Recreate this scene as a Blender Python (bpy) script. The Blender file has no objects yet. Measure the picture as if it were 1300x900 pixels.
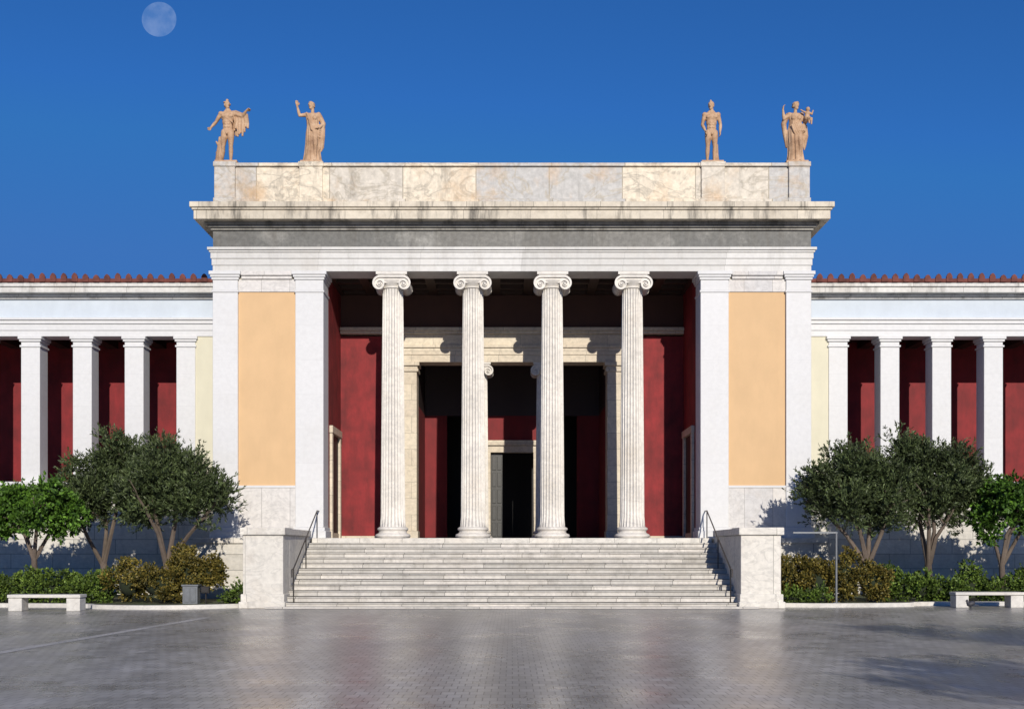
import bpy, math, random
import numpy as np
from mathutils import Vector, Matrix, noise as mnoise

scene = bpy.context.scene
COL = scene.collection
R = math.radians

# ------------------------------------------------------------------ helpers
def link(ob, parent=None):
    COL.objects.link(ob)
    if parent: ob.parent = parent
    return ob

def empty(name):
    e = bpy.data.objects.new(name, None)
    return link(e)

class MB:
    def __init__(s): s.v=[]; s.f=[]
    def add(s, vs, fs):
        o=len(s.v); s.v.extend([tuple(p) for p in vs]); s.f.extend([tuple(i+o for i in f) for f in fs])
    def box(s,x0,x1,y0,y1,z0,z1):
        if x0>x1: x0,x1=x1,x0
        s.add([(x0,y0,z0),(x1,y0,z0),(x1,y1,z0),(x0,y1,z0),(x0,y0,z1),(x1,y0,z1),(x1,y1,z1),(x0,y1,z1)],
              [(0,3,2,1),(4,5,6,7),(0,1,5,4),(1,2,6,5),(2,3,7,6),(3,0,4,7)])
    def mbox(s,x0,x1,*a):
        s.box(x0,x1,*a); s.box(-x1,-x0,*a)
    def lathe(s,cx,cy,prof,seg=40):
        n=len(prof); vs=[]; fs=[]
        for r,z in prof:
            for i in range(seg):
                a=2*math.pi*i/seg; vs.append((cx+r*math.cos(a),cy+r*math.sin(a),z))
        for j in range(n-1):
            for i in range(seg):
                k=(i+1)%seg
                fs.append((j*seg+i,j*seg+k,(j+1)*seg+k,(j+1)*seg+i))
        fs.append(tuple(range(seg))[::-1]); fs.append(tuple((n-1)*seg+i for i in range(seg)))
        s.add(vs,fs)
    def tube(s,pts,rad,seg=10,cap=True,wob=0,sd=0):
        pts=[Vector(p) for p in pts]; n=len(pts); vs=[]; fs=[]
        prev=None
        for j,p in enumerate(pts):
            d=(pts[min(j+1,n-1)]-pts[max(j-1,0)]).normalized()
            if prev is None:
                a=d.orthogonal().normalized()
            else:
                a=(prev-d*prev.dot(d)).normalized()
            prev=a; b=d.cross(a)
            for i in range(seg):
                t=2*math.pi*i/seg
                r=rad[j]*(1+wob*math.sin(3*t+j*.9+sd)+wob*.6*math.sin(5*t-j*.6))
                vs.append(p+a*math.cos(t)*r+b*math.sin(t)*r)
        for j in range(n-1):
            for i in range(seg):
                k=(i+1)%seg
                fs.append((j*seg+i,j*seg+k,(j+1)*seg+k,(j+1)*seg+i))
        if cap:
            fs.append(tuple(range(seg))[::-1]); fs.append(tuple((n-1)*seg+i for i in range(seg)))
        s.add(vs,fs)
    def ell(s,c,r,rot=None,seg=16,ring=10):
        vs=[];fs=[]
        for j in range(ring+1):
            ph=math.pi*j/ring
            for i in range(seg):
                t=2*math.pi*i/seg
                p=Vector((r[0]*math.sin(ph)*math.cos(t),r[1]*math.sin(ph)*math.sin(t),r[2]*math.cos(ph)))
                if rot: p=rot@p
                vs.append(Vector(c)+p)
        for j in range(ring):
            for i in range(seg):
                k=(i+1)%seg
                fs.append((j*seg+i,(j+1)*seg+i,(j+1)*seg+k,j*seg+k))
        s.add(vs,fs)
    def cap(s,a,b,r0,r1):
        a=Vector(a); b=Vector(b)
        s.tube([a,a.lerp(b,.33),a.lerp(b,.66),b],[r0,r0*.67+r1*.33,r0*.33+r1*.67,r1],seg=12)
        s.ell(a,(r0,)*3,seg=12,ring=8); s.ell(b,(r1,)*3,seg=12,ring=8)
    def obj(s,name,mat,parent=None,bevel=0,smooth=False,segs=1):
        me=bpy.data.meshes.new(name); me.from_pydata(s.v,[],s.f); me.update()
        if mat: me.materials.append(mat)
        ob=bpy.data.objects.new(name,me); link(ob,parent)
        if smooth:
            me.polygons.foreach_set('use_smooth',[True]*len(me.polygons))
            me.set_sharp_from_angle(angle=R(40))
        if bevel:
            m=ob.modifiers.new('Bevel','BEVEL'); m.width=bevel; m.segments=segs; m.limit_method='ANGLE'
        return ob

# ------------------------------------------------------------------ materials
class NT:
    def __init__(s,name):
        s.m=bpy.data.materials.new(name); s.m.use_nodes=True; s.t=s.m.node_tree
        s.b=s.t.nodes['Principled BSDF']; s.out=s.t.nodes['Material Output']
        s.tc=s.t.nodes.new('ShaderNodeTexCoord')
    def n(s,ty,**k):
        nd=s.t.nodes.new(ty)
        for a,b in k.items():
            if a.startswith('i_'):
                key=a[2:].replace('_',' ')
                nd.inputs[key].default_value=b
            else: setattr(nd,a,b)
        return nd
    def l(s,a,b): s.t.links.new(a,b)
    def noise(s,scale,vec=None,detail=4,rough=.55,dist=0,sc=None):
        nd=s.n('ShaderNodeTexNoise'); nd.inputs['Scale'].default_value=scale; nd.inputs['Detail'].default_value=detail
        nd.inputs['Roughness'].default_value=rough; nd.inputs['Distortion'].default_value=dist
        v=vec or s.tc.outputs['Object']
        if sc:
            mp=s.n('ShaderNodeMapping'); mp.inputs['Scale'].default_value=sc; s.l(v,mp.inputs['Vector']); v=mp.outputs[0]
        s.l(v,nd.inputs['Vector']); return nd.outputs['Fac']
    def ramp(s,fac,stops):
        r=s.n('ShaderNodeValToRGB'); e=r.color_ramp.elements
        while len(e)<len(stops): e.new(.5)
        for k,(p,c) in enumerate(stops):
            e[k].position=p
            e[k].color=(c[0],c[1],c[2],1) if hasattr(c,'__len__') else (c,c,c,1)
        s.l(fac,r.inputs[0]); return r.outputs['Color']
    def mix(s,a,b,fac,mode='MIX'):
        m=s.n('ShaderNodeMix',data_type='RGBA',blend_type=mode)
        for sock,v in ((m.inputs[0],fac),(m.inputs[6],a),(m.inputs[7],b)):
            if hasattr(v,'is_output'): s.l(v,sock)
            elif sock==m.inputs[0]: sock.default_value=v
            else: sock.default_value=(v[0],v[1],v[2],1)
        return m.outputs[2]
    def bump(s,h,strength=.2,dist=.02):
        b=s.n('ShaderNodeBump'); b.inputs['Strength'].default_value=strength; b.inputs['Distance'].default_value=dist
        s.l(h,b.inputs['Height']); s.l(b.outputs[0],s.b.inputs['Normal'])
    def wallvec(s,off=(0,0)):
        sp=s.n('ShaderNodeSeparateXYZ'); s.l(s.tc.outputs['Object'],sp.inputs[0])
        ad=s.n('ShaderNodeMath',operation='ADD'); s.l(sp.outputs[0],ad.inputs[0]); s.l(sp.outputs[1],ad.inputs[1])
        a2=s.n('ShaderNodeMath',operation='ADD'); s.l(ad.outputs[0],a2.inputs[0]); a2.inputs[1].default_value=off[0]+100
        a3=s.n('ShaderNodeMath',operation='ADD'); s.l(sp.outputs[2],a3.inputs[0]); a3.inputs[1].default_value=off[1]
        cb=s.n('ShaderNodeCombineXYZ'); s.l(a2.outputs[0],cb.inputs[0]); s.l(a3.outputs[0],cb.inputs[1])
        return cb.outputs[0]

def stone(name,c1,c2,bw=2,bh=.5,off=(0,0),joint=.006,jc=.25,vein=.35,stain=.25,stainc=(.30,.24,.17),
          rough=.6,dirt=None,blocks=True,vs=1.0,bumps=.15,streak=.0,offs=.5,fine=(.86,1.06),st_lo=.52,ssc=.55):
    s=NT(name)
    if blocks:
        br=s.n('ShaderNodeTexBrick'); s.l(s.wallvec(off),br.inputs['Vector'])
        br.offset=offs
        br.inputs['Color1'].default_value=(*c1,1); br.inputs['Color2'].default_value=(*c2,1)
        br.inputs['Mortar'].default_value=(c1[0]*jc,c1[1]*jc,c1[2]*jc,1)
        br.inputs['Scale'].default_value=1; br.inputs['Mortar Size'].default_value=joint
        br.inputs['Mortar Smooth'].default_value=.1
        br.inputs['Brick Width'].default_value=bw; br.inputs['Row Height'].default_value=bh
        col=br.outputs['Color']
    else:
        col=s.mix(c1,c2,s.ramp(s.noise(.7,detail=3),[(.35,0),(.65,1)]))
    v=s.noise(1.3*vs,detail=6,dist=1.6,sc=(1,1,1.8))
    vm=s.ramp(v,[(.46,0),(.5,1),(.54,0)])
    vf=s.n('ShaderNodeMath',operation='MULTIPLY'); s.l(vm,vf.inputs[0]); vf.inputs[1].default_value=vein
    col=s.mix(col,(c1[0]*.55,c1[1]*.56,c1[2]*.58),vf.outputs[0])
    st=s.ramp(s.noise(ssc,detail=7,rough=.65),[(.5,0),(.72,1)])
    sf=s.n('ShaderNodeMath',operation='MULTIPLY'); s.l(st,sf.inputs[0]); sf.inputs[1].default_value=stain
    col=s.mix(col,stainc,sf.outputs[0])
    fn=s.ramp(s.noise(7,detail=5),[(.3,fine[0]),(.7,fine[1])])
    col=s.mix(col,fn,1,'MULTIPLY')
    if streak:
        k=s.ramp(s.noise(1.0,detail=6,rough=.75,sc=(1.6,1.6,.22)),[(st_lo,0),(st_lo+.16,1)])
        kf=s.n('ShaderNodeMath',operation='MULTIPLY'); s.l(k,kf.inputs[0]); kf.inputs[1].default_value=streak
        col=s.mix(col,(.085,.075,.06),kf.outputs[0])
    s.l(col,s.b.inputs['Base Color']); s.b.inputs['Roughness'].default_value=rough
    s.bump(s.noise(6,detail=5),bumps,.015)
    return s.m

def plaster(name,c,var=.12,rough=.75,sc=1.2):
    s=NT(name)
    a=s.ramp(s.noise(sc,detail=6,rough=.6),[(.3,1-var),(.7,1+var*.6)])
    col=s.mix(c,a,1,'MULTIPLY')
    k=s.ramp(s.noise(3,detail=6,rough=.7,sc=(1,1,.3)),[(.35,1-var*.8),(.6,1)])
    col=s.mix(col,k,1,'MULTIPLY')
    s.l(col,s.b.inputs['Base Color']); s.b.inputs['Roughness'].default_value=rough
    s.bump(s.noise(12,detail=5),.05,.01)
    return s.m

def simple(name,c,rough=.6,metal=0,var=.1,sc=8):
    s=NT(name)
    a=s.ramp(s.noise(sc,detail=4),[(.3,1-var),(.7,1+var)])
    s.l(s.mix(c,a,1,'MULTIPLY'),s.b.inputs['Base Color'])
    s.b.inputs['Roughness'].default_value=rough; s.b.inputs['Metallic'].default_value=metal
    return s.m

M_white = stone('painted_marble_white',(.66,.66,.655),(.63,.63,.625),bw=30,bh=1.15,joint=.004,jc=.85,vein=.07,stain=.20,stainc=(.54,.51,.46),rough=.6,fine=(.94,1.02),bumps=.04)
M_blue  = plaster('pale_blue_render',(.55,.61,.67),.06)
M_arch  = stone('architrave_marble',(.66,.65,.62),(.57,.56,.53),bw=3.4,bh=30,joint=.006,jc=.6,vein=.12,stain=.38,stainc=(.48,.43,.36),fine=(.92,1.02),bumps=.05,streak=.18)
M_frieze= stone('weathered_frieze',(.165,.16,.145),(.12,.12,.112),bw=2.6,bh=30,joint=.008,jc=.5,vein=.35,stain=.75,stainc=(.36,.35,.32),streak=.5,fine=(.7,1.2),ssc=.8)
M_corn  = stone('weathered_cornice',(.66,.59,.47),(.55,.49,.39),bw=2.2,bh=30,joint=.01,jc=.4,vein=.1,stain=.6,stainc=(.36,.30,.22),streak=.95,st_lo=.50,ssc=1.1)
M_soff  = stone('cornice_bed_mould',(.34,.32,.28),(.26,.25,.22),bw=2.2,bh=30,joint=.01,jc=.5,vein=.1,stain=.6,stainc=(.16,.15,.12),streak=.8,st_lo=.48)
M_attic = stone('veined_attic_marble',(.76,.66,.50),(.47,.46,.44),bw=2.45,bh=30,off=(0.35,0),joint=.018,jc=.45,vein=.85,stain=.95,stainc=(.54,.35,.18),vs=.45,streak=.45,st_lo=.53,fine=(.78,1.1))
M_dado  = stone('dado_marble',(.66,.63,.59),(.50,.50,.51),bw=.95,bh=30,joint=.008,jc=.5,vein=.35,stain=.35,stainc=(.55,.46,.36))
M_podium= stone('podium_block_marble',(.66,.63,.56),(.54,.51,.45),bw=1.5,bh=.52,joint=.012,jc=.35,vein=.3,stain=.45,stainc=(.40,.34,.26),streak=.2)
M_col   = stone('column_marble',(.74,.70,.635),(.64,.605,.545),blocks=False,vein=.3,stain=.35,stainc=(.46,.39,.30),vs=.8,rough=.55)
M_cheek = stone('stair_wall_marble',(.72,.68,.60),(.62,.59,.53),bw=1.4,bh=30,joint=.01,jc=.45,vein=.45,stain=.45,stainc=(.50,.42,.33),vs=.7)
M_step  = stone('stair_marble',(.66,.62,.56),(.46,.44,.40),bw=1.9,bh=2.1/13,joint=.010,jc=.22,vein=.35,stain=.45,stainc=(.38,.34,.28),streak=.35)
M_inner = stone('inner_marble',(.68,.60,.46),(.60,.52,.40),bw=1.6,bh=.6,joint=.008,jc=.5,vein=.4,stain=.4,stainc=(.45,.35,.23))
M_orange= plaster('orange_plaster',(.64,.425,.225),.05)
M_cream = plaster('cream_plaster',(.64,.605,.46),.05)
M_red   = plaster('red_plaster',(.25,.016,.018),.42)
M_redf  = plaster('red_plaster_darkened_for_shade',(.19,.011,.013),.25)  # porch red darkened so the vestibule's shade comes out deeper
M_redw  = plaster('wing_red_plaster',(.215,.012,.015),.34)
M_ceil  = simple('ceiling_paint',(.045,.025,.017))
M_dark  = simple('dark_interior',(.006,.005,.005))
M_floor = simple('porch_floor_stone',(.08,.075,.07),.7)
M_door  = simple('bronze_door',(.05,.05,.047),.45,.3)
M_tile  = simple('terracotta_roof_tile',(.13,.038,.028),.85,0,.5,3)
M_roof  = simple('flat_roof',(.35,.33,.30),.8)
M_rail  = simple('dark_metal',(.06,.055,.05),.4,.8)
M_grey  = simple('grey_metal',(.16,.17,.18),.5,.3)
M_bench = stone('bench_marble',(.66,.63,.57),(.57,.55,.51),blocks=False,vein=.3,stain=.3)

# ------------------------------------------------------------------ museum
museum=empty('museum_building')
FL=2.1
core=MB()
core.mbox(6.36,9.88,.14,8.2,FL,11.0)
core.mbox(6.36,9.9,8.2,20,0,11.0)
core.box(-6.3,6.3,7.95,8.2,9.2,11.0)
core.box(-9.9,9.9,1.02,20,11.42,13.1)
core.box(-6.35,6.35,12.2,12.5,0,11.4)
core.obj('core_walls',M_cream,museum)
wh=MB()
for a,b in ((6.3,7.24),(9.16,10.0)):
    wh.mbox(a,b,0,1.0,2.46,10.30)
    wh.mbox(a-.03,b+.03,-.03,1.03,10.30,10.37)
    wh.mbox(a+.002,b-.002,.002,1.0,10.37,10.72)
    wh.mbox(a-.035,b+.035,-.035,1.035,10.72,10.80)
    wh.mbox(a-.07,b+.07,-.07,1.06,10.80,10.88)
    wh.mbox(a-.11,b+.11,-.11,1.08,10.88,10.998)
    wh.mbox(a-.05,b+.05,-.05,1.04,2.34,2.46)
    wh.mbox(a-.09,b+.09,-.09,1.06,2.10,2.34)
wh.obj('pilasters',M_white,museum,bevel=.01)
dd=MB()
dd.mbox(7.24,9.16,.05,.14,2.44,3.78)
dd.mbox(7.24,9.16,-.02,.14,2.11,2.44)
dd.mbox(7.24,9.16,.06,.14,10.33,10.75)
dd.mbox(7.355,9.045,.0,.14,10.75,10.86)
dd.mbox(7.355,9.045,-.06,.14,10.86,10.996)
dd.obj('dado_and_head_slabs',M_dado,museum,bevel=.008)
w2=MB(); w2.mbox(7.24,9.16,.03,.14,3.78,3.86); w2.mbox(9.8,10.0,.999,20,2.46,10.99)
w2.obj('dado_rail',M_white,museum,bevel=.01)
orr=MB(); orr.mbox(7.24,9.16,.10,.14,3.86,10.33); orr.obj('orange_panels',M_orange,museum)
ar=MB()
ar.box(-10,10,.0,1.0,11.0,11.20); ar.box(-10.03,10.03,-.03,1.0,11.20,11.42); ar.box(-10.06,10.06,-.06,1.0,11.42,11.62)
ar.box(-10.10,10.10,-.10,1.0,11.62,11.69); ar.box(-10.15,10.15,-.15,1.0,11.69,11.78)
ar.mbox(9.0,10,1.0,20,11.0,11.62)
ar.obj('architrave',M_arch,museum,bevel=.008)
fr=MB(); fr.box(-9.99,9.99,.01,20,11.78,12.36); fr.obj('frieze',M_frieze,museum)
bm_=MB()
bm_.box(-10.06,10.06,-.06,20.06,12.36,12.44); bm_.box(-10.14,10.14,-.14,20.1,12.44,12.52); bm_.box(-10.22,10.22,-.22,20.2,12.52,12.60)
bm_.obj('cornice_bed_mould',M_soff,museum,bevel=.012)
co=MB()
co.box(-10.50,10.50,-.50,20.5,12.60,12.90); co.box(-10.55,10.55,-.55,20.55,12.90,12.97); co.box(-10.61,10.61,-.61,20.6,12.97,13.15)
co.obj('cornice',M_corn,museum,bevel=.02,segs=2)
at=MB()
at.box(-9.95,9.95,-.02,.62,13.15,13.42); at.box(-9.9,9.9,.08,.55,13.42,14.52); at.box(-9.95,9.95,.0,.62,14.52,14.63)
at.mbox(9.5,9.95,.625,19,13.15,14.6)
for a,b in ((9.22,9.98),(6.3,7.14)):
    at.mbox(a,b,-.045,.70,13.16,13.45); at.mbox(a+.03,b-.03,-.01,.67,13.45,14.50); at.mbox(a,b,-.045,.70,14.50,14.66)
at.obj('attic_parapet',M_attic,museum,bevel=.012)
rf=MB(); rf.box(-9.4,9.4,.7,19.5,13.15,13.25); rf.obj('pavilion_roof',M_roof,museum)
po=MB()
po.mbox(6.67,10.45,-.45,20,0,1.92)
po.mbox(6.9,10.6,-.6,3.0,0,.45)
po.box(-6.6,6.6,-.44,20,0,1.9)
po.obj('podium',M_podium,museum,bevel=.012)
pc=MB(); pc.mbox(6.67,10.52,-.52,8,1.92,2.10); pc.box(-6.6,6.6,-.48,.05,1.9,2.098)
pc.obj('podium_cap',M_cheek,museum,bevel=.015)
pf=MB(); pf.box(-6.6,6.6,.05,8.1,1.9,2.098); pf.obj('porch_floor',M_floor,museum)
# --- porch interior
rd=MB()
rd.mbox(6.30,6.36,1.0,3.75,2.3,11.3)
rd.mbox(4.1,6.3,3.75,4.5,2.22,9.55)
rd.obj('porch_red_walls',M_red,museum)
rv=MB(); ru=MB()
rv.mbox(3.5,3.6,4.5,7.6,2.2,7.1); ru.mbox(3.5,3.6,4.5,7.6,7.1,9.2)
for sg in (-1,1):
    rv.box(sg*1.08,sg*1.62,7.6,7.9,2.2,7.1)
    rv.box(sg*2.62,sg*3.5,7.6,7.9,2.2,7.1)
ru.box(-3.5,3.5,7.6,7.9,7.1,9.2)
rv.box(-1.08,1.08,7.6,7.9,6.1,7.1)
rv.obj('vestibule_red_walls',M_redf,museum)
ru.obj('vestibule_upper_walls',simple('upper_wall_painted_shade',(.022,.009,.008)),museum)  # upper walls coloured near-black, shade under the ceiling put into the paint
im=MB()
im.mbox(3.5,4.1,3.69,4.5,2.1,8.25); im.mbox(3.44,4.16,3.63,4.5,8.25,8.36); im.mbox(3.40,4.2,3.58,4.5,8.46,8.60); im.mbox(3.47,4.13,3.66,4.5,8.36,8.46)
im.mbox(3.45,4.16,3.64,4.4,2.1,2.4)
im.box(-4.15,4.15,3.70,4.5,8.60,8.86); im.box(-4.17,4.17,3.67,4.5,8.86,9.12); im.box(-4.22,4.22,3.61,4.5,9.12,9.22)
im.box(-4.15,4.15,3.70,4.5,9.22,9.62)
im.box(-6.3,6.3,3.60,4.5,9.62,9.72); im.box(-6.3,6.3,3.52,4.5,9.72,9.85)
im.mbox(4.16,6.3,3.71,3.75,2.1,2.22); im.mbox(6.26,6.30,1.0,3.7,2.1,2.3)
im.mbox(.86,1.08,7.5,7.9,2.1,5.62); im.box(-1.08,1.08,7.5,7.9,5.62,5.9); im.box(-1.2,1.2,7.4,7.9,5.9,6.1)
im.mbox(6.2,6.30,1.25,1.5,2.1,5.75); im.mbox(6.2,6.30,3.05,3.3,2.1,5.75); im.mbox(6.18,6.30,1.2,3.35,5.75,6.0)
im.obj('porch_marble_trim',M_inner,museum,bevel=.01)
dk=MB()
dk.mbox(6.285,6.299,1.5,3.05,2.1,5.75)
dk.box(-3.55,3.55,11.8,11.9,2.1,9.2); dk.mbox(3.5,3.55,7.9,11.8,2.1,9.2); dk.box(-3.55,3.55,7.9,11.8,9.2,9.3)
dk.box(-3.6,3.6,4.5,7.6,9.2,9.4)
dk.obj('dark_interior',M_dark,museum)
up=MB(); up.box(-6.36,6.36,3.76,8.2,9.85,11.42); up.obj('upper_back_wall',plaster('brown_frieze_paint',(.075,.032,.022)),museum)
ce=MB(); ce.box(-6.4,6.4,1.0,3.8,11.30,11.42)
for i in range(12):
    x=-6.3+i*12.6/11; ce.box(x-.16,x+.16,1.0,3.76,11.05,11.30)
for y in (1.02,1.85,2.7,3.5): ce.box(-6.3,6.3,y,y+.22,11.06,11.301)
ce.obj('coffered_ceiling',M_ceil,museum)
dl=MB(); dl.box(-.85,-.38,7.72,7.78,2.1,5.6)
for k in range(5):
    z=2.25+k*.67; dl.box(-.80,-.64,7.69,7.72,z,z+.55); dl.box(-.59,-.43,7.69,7.72,z,z+.55)
dl.obj('door_leaf',M_door,museum,bevel=.008)

# --- ionic columns
def ionic(mb,cx,cy,z0,z1,r0,r1,flutes=24):
    k=r0/.41
    zb=z0
    p=[(.50*k,zb),(.57*k,zb+.02*k),(.60*k,zb+.07*k),(.58*k,zb+.13*k),(.52*k,zb+.155*k),(.49*k,zb+.17*k),(.465*k,zb+.21*k),(.475*k,zb+.25*k),(.50*k,zb+.265*k),(.525*k,zb+.30*k),(.515*k,zb+.345*k),(.47*k,zb+.37*k),(.45*k,zb+.38*k)]
    mb.lathe(cx,cy,p,48)
    zs=zb+.38*k; ze=z1-.50*k
    N=flutes*8; rings=22; vs=[];fs=[]
    for j in range(rings+1):
        t=j/rings; z=zs+(ze-zs)*t
        rr=r0+(r1-r0)*(t**1.35)
        if t<.02: rr=r0*1.06
        fade=min(1,t/.03)*min(1,(1-t)/.03)
        for i in range(N):
            u=((i%8)/8.0)*2-1
            d=0
            if abs(u)<.9: d=.052*k*math.sqrt(1-(u/.9)**2)*fade
            a=2*math.pi*i/N; r=rr-d
            vs.append((cx+r*math.cos(a),cy+r*math.sin(a),z))
    for j in range(rings):
        for i in range(N):
            q=(i+1)%N; fs.append((j*N+i,j*N+q,(j+1)*N+q,(j+1)*N+i))
    mb.add(vs,fs)
    mb.lathe(cx,cy,[(r1*1.02,ze-.03*k),(r1*1.12,ze-.01*k),(r1*1.12,ze+.02*k),(r1*1.04,ze+.04*k),(r1*1.15,ze+.10*k),(r1*1.38,ze+.18*k),(r1*1.42,ze+.24*k)],48)
    zt=z1
    mb.box(cx-.52*k,cx+.52*k,cy-.50*k,cy+.50*k,zt-.09*k,zt-.002)
    mb.box(cx-.46*k,cx+.46*k,cy-.46*k,cy+.46*k,zt-.13*k,zt-.09*k)
    D=.43*k; RV=.285*k; vx=.40*k; vz=zt-.12*k-RV*.98
    kk=math.log(7)/(2.5*2*math.pi)
    for sx in (-1,1):
        c=(cx+sx*vx,vz)
        def P(th,r):
            return (c[0]+sx*r*math.sin(th), c[1]+r*math.cos(th))
        n=28
        rings=[(-D,1),(-D*.6,.86),(0,.72),(D*.6,.86),(D,1)]
        vs=[];fs=[]
        for (yy,sc) in rings:
            for i in range(n):
                th=2*math.pi*i/n; r=RV*math.exp(-kk*th)*(.94 if abs(sc-1)<.01 else sc)
                if i>n*.72: r=max(r,RV*(.5+.5*((i-n*.72)/(n*.28))**1)*.94*sc)
                x,z=P(th,r); vs.append((x,cy+yy,z))
        for j in range(4):
            for i in range(n):
                q=(i+1)%n; fs.append((j*n+i,j*n+q,(j+1)*n+q,(j+1)*n+i))
        fs.append(tuple(range(n))); fs.append(tuple(4*n+i for i in range(n)))
        mb.add(vs,fs)
        for sy in (-1,1):
            y0=cy+sy*D; y1=cy+sy*(D+.06*k)
            vs=[];fs=[]; m=90
            for i in range(m+1):
                th=2.5*2*math.pi*i/m; ro=RV*math.exp(-kk*th); ri=ro*.74
                a=P(th,ro); b=P(th,ri)
                vs+= [(a[0],y0,a[1]),(a[0],y1,a[1]),(b[0],y1,b[1]),(b[0],y0,b[1])]
            for i in range(m):
                o=i*4
                for e in range(3): fs.append((o+e,o+e+1,o+4+e+1,o+4+e))
            mb.add(vs,fs)
            mb.ell((c[0],y1-sy*.02*k,c[1]),(.042*k,.03*k,.042*k))
            if sx==1:
                mb.box(cx-vx,cx+vx,min(y0,y1-sy*.003),max(y0,y1-sy*.003),vz+RV*.75,vz+RV)
    mb.box(cx-vx,cx+vx,cy-D+.01,cy+D-.01,vz+RV*.12,vz+RV*.99)
for i,x in enumerate((-4.05,-1.34,1.34,4.05)):
    c=MB(); ionic(c,x+.02,.5,FL,11.0,.41,.345); c.obj('ionic_column_%d'%(i+1),M_col,museum,smooth=True)
for i,x in enumerate((-1.2,1.2)):
    c=MB(); ionic(c,x,4.1,FL,8.6,.33,.28); c.obj('inner_ionic_column_%d'%(i+1),M_col,museum,smooth=True)

# --- wings
L=62
wp=MB(); we=MB(); wf=MB(); wr=MB(); wred=MB(); wcr=MB(); wti=MB(); wpo=MB(); wce=MB(); wco=MB()
n=26
for i in range(n):
    a=11.44+1.87*i; b=a+.68
    wp.mbox(a,b,3.0,3.68,4.15,9.02); wp.mbox(a-.04,b+.04,2.96,3.72,9.02,9.09); wp.mbox(a+.002,b-.002,3.002,3.67,9.09,9.22)
    wp.mbox(a-.05,b+.05,2.95,3.73,9.22,9.30); wp.mbox(a-.09,b+.09,2.91,3.77,9.30,9.409)
    wce.mbox(a+.1,a+.5,3.7,6.0,9.50,9.75)
wp.obj('wing_piers',M_white,museum,bevel=.01)
wcr.mbox(10.0,11.44,3.04,3.6,4.15,9.41); wcr.obj('wing_cream_walls',M_cream,museum)
we.mbox(10,L,3.0,3.7,9.41,9.62); we.mbox(10,L,2.97,3.7,9.62,9.85); we.mbox(10,L,2.92,3.7,9.85,9.98); we.mbox(10,L,2.86,3.7,9.98,10.06)
we.obj('wing_architrave',M_white,museum,bevel=.008)
wf.mbox(10,L,3.02,6.5,10.06,10.74); wf.obj('wing_frieze',M_blue,museum)
wco.mbox(10,L,2.93,6.5,10.74,10.82); wco.mbox(10,L,2.82,6.5,10.82,10.90)
wco.mbox(10,L,2.60,6.5,10.90,11.10); wco.mbox(10,L,2.54,6.5,11.10,11.24)
wco.obj('wing_cornice',stone('wing_cornice_marble',(.68,.67,.63),(.60,.59,.56),bw=1.87,bh=30,stain=.4,streak=.6,vein=.1),museum,bevel=.012)
wred.mbox(10,L,6.0,6.5,4.15,10.0); wred.obj('wing_red_wall',M_redw,museum)
wce.mbox(10,L,3.7,6.0,9.75,9.9); wce.obj('wing_ceiling',M_ceil,museum)
wpo.mbox(10.46,L,2.72,14,0,3.72); wpo.mbox(10.53,L,2.55,3.2,0,.6)
wpo.mbox(10.46,L,2.60,14,3.86,3.98)
wpo.obj('wing_podium',M_podium,museum,bevel=.012)
wc=MB(); wc.mbox(10.47,L,2.64,14,3.72,3.86); wc.mbox(10.0,L,2.68,3.72,3.98,4.15); wc.obj('wing_podium_cap',M_white,museum,bevel=.012)
wfl=MB(); wfl.mbox(10.0,L,3.72,6.2,3.985,4.145); wfl.obj('wing_floor',M_floor,museum)
for s in (-1,1):
    x0,x1=(10,L) if s==1 else (-L,-10)
    wr.add([(x0,2.55,11.245),(x1,2.55,11.245),(x1,9.5,12.5),(x0,9.5,12.5),(x1,16.5,11.245),(x0,16.5,11.245)],
           [(0,1,2,3),(3,2,4,5),(0,5,4,1),(1,4,2),(0,3,5)])
wr.obj('wing_roof',M_tile,museum)
wb=MB(); wb.mbox(10.0,L,6.5,16.2,0.01,11.2); wb.obj('wing_rear_body',M_cream,museum)
i=0; x=10.2
while x<46:
    for s in (-1,1):
        cx=s*x
        vs=[];fs=[]
        for j,(yy,zz) in enumerate(((2.50,11.30),(9.4,12.53))):
            for q in range(7):
                a=math.pi*q/6; vs.append((cx+.085*math.cos(a),yy,zz+.10*math.sin(a)))
        for q in range(6): fs.append((q,q+1,7+q+1,7+q))
        fs.append(tuple(range(7)))
        wti.add(vs,fs)
        out=[(-.10,0),(-.115,.07),(-.10,.13),(-.11,.18),(-.08,.24),(-.055,.285),(0,.32),(.055,.285),(.08,.24),(.11,.18),(.10,.13),(.115,.07),(.10,0)]
        hs=random.Random(int(cx*100)).uniform(.8,1.05)
        vs=[(cx+px,2.46,11.25+pz*hs) for px,pz in out]+[(cx+px,2.52,11.25+pz*hs) for px,pz in out]
        m=len(out); fs=[tuple(range(m)),tuple(range(2*m-1,m-1,-1))]+[(q,(q+1)%m,m+(q+1)%m,m+q) for q in range(m)]
        wti.add(vs,fs)
    x+=.385
wti.mbox(10.0,L,2.49,2.56,11.245,11.37)
wti.obj('roof_tiles_and_antefixes',M_tile,museum)

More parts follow.
